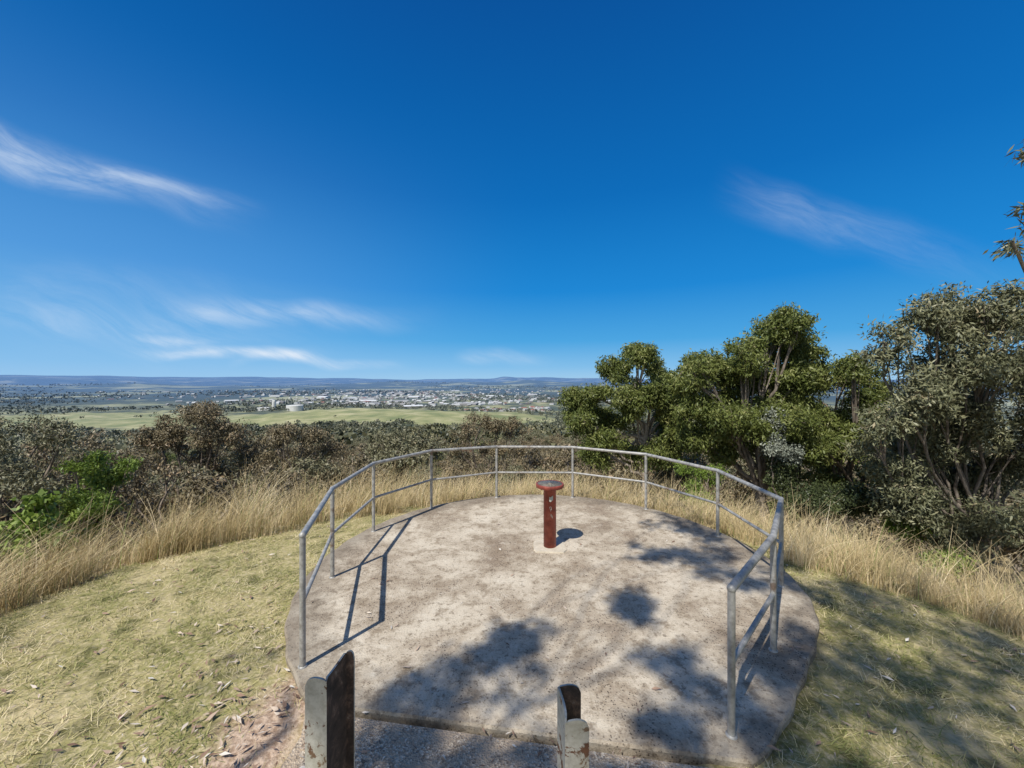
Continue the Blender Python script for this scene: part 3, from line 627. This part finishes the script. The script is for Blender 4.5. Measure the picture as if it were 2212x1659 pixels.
# ------------------------------------------------------------ sky, sun, camera
sun_el, sun_az = math.radians(55), math.radians(216)
w = bpy.data.worlds.new('World'); scene.world = w; w.use_nodes = True; nt = w.node_tree
bg = nt.nodes['Background']; bg.inputs[1].default_value = 0.10
sky = nt.nodes.new('ShaderNodeTexSky'); sky.sky_type = 'NISHITA'; sky.sun_disc = False
sky.sun_elevation = sun_el; sky.sun_rotation = sun_az; sky.altitude = 400; sky.air_density = 1.0; sky.dust_density = 0.8; sky.ozone_density = 1.0
tc = nt.nodes.new('ShaderNodeTexCoord').outputs['Generated']; s = SEP(nt, tc)
rampc = RAMP(nt, s[2], [(0, (.36,.61,.85)), (.035, (.21,.51,.83)), (.10, (.06,.37,.76)), (.22, (.006,.24,.67)), (.42, (.0,.15,.50)), (.70, (.0,.085,.34)), (1, (.0,.055,.26))])
side = M(nt, 'MULTIPLY', SM(nt, s[0], .1, -.85), SM(nt, s[2], .6, 0))
rampc = MIX(nt, M(nt, 'MULTIPLY', side, .40), rampc, (.28,.54,.88))
ten = MIX(nt, 1.0, rampc, (10, 10, 10), 'MULTIPLY')
base = MIX(nt, SM(nt, s[1], -.45, .10, 0, .96), sky.outputs[0], ten)
yc = M(nt, 'MAXIMUM', s[1], 0.05); u = M(nt, 'DIVIDE', s[0], yc); v0 = M(nt, 'DIVIDE', s[2], yc)
uv = COMB(nt, u, v0, 0.0)
v = M(nt, 'ADD', v0, M(nt, 'MULTIPLY', M(nt, 'SUBTRACT', NOISE(nt, uv, 2.6, 2, .5), .5), .13))
nn = NOISE(nt, COMB(nt, M(nt, 'ADD', M(nt, 'MULTIPLY', u, 3.2), M(nt, 'MULTIPLY', v, -1)), M(nt, 'ADD', M(nt, 'MULTIPLY', v, 17), M(nt, 'MULTIPLY', u, 6.5)), 0), 1.3, 5, .66, .3)
tot = None
for (u1, v1, u2, v2, wd, st_, fi) in [(-1.6,.68,-.60,.39,.030,.70,.25),(-1.15,.57,-.60,.43,.012,.35,.5),(-1.02,.10,-.22,.035,.009,.8,.6),(-.95,.195,-.15,.165,.018,.42,.5),
      (.50,.50,1.35,.25,.034,.22,.3),(-.16,.07,.14,.03,.010,.35,.4),(-1.5,.22,-.3,.11,.06,.16,.5),(-.74,.045,-.44,.085,.008,.5,.3),(-1.0,.13,-.7,.10,.008,.5,.4),(-1.4,.16,-.6,.13,.02,.2,.4)]:
    L = math.hypot(u2-u1, v2-v1); ax, ay = (u2-u1)/L, (v2-v1)/L
    du = M(nt, 'SUBTRACT', u, u1); dv = M(nt, 'SUBTRACT', v, v1)
    t = M(nt, 'DIVIDE', M(nt, 'ADD', M(nt, 'MULTIPLY', du, ax), M(nt, 'MULTIPLY', dv, ay)), L)
    d = M(nt, 'ADD', M(nt, 'MULTIPLY', du, -ay), M(nt, 'MULTIPLY', dv, ax))
    k = SM(nt, M(nt, 'ABSOLUTE', d), 0, wd*2.6, 1, 0)
    o = M(nt, 'MULTIPLY', M(nt, 'MULTIPLY', k, M(nt, 'MULTIPLY', SM(nt, t, 0, .25), SM(nt, t, fi, 1.0, 1, 0))), st_)
    tot = o if tot is None else M(nt, 'ADD', tot, o)
tot = M(nt, 'MULTIPLY', tot, SM(nt, nn, .22, .78, .12, 1))
tot = M(nt, 'MULTIPLY', tot, M(nt, 'GREATER_THAN', s[1], 0.08), clamp=True)
nt.links.new(MIX(nt, tot, base, (7.2, 8.2, 9.4)), bg.inputs[0])

sd = bpy.data.lights.new('sun', 'SUN'); sd.energy = 4.9; sd.angle = math.radians(0.53); sd.color = (1, .965, .90)
so = bpy.data.objects.new('sun', sd); scene.collection.objects.link(so); so.location = (-10, -14, 24)
dv = Vector((math.sin(sun_az)*math.cos(sun_el), math.cos(sun_az)*math.cos(sun_el), math.sin(sun_el)))
so.rotation_euler = (-dv).to_track_quat('-Z', 'Y').to_euler()

cam = bpy.data.cameras.new('camera'); co = bpy.data.objects.new('camera', cam); scene.collection.objects.link(co)
co.location = (0, 0, 2.2); co.rotation_euler = (math.radians(90), 0, 0)
cam.sensor_width = 36; cam.lens = 13.67; cam.shift_y = -0.0034; cam.clip_start = 0.05; cam.clip_end = 100000
scene.camera = co
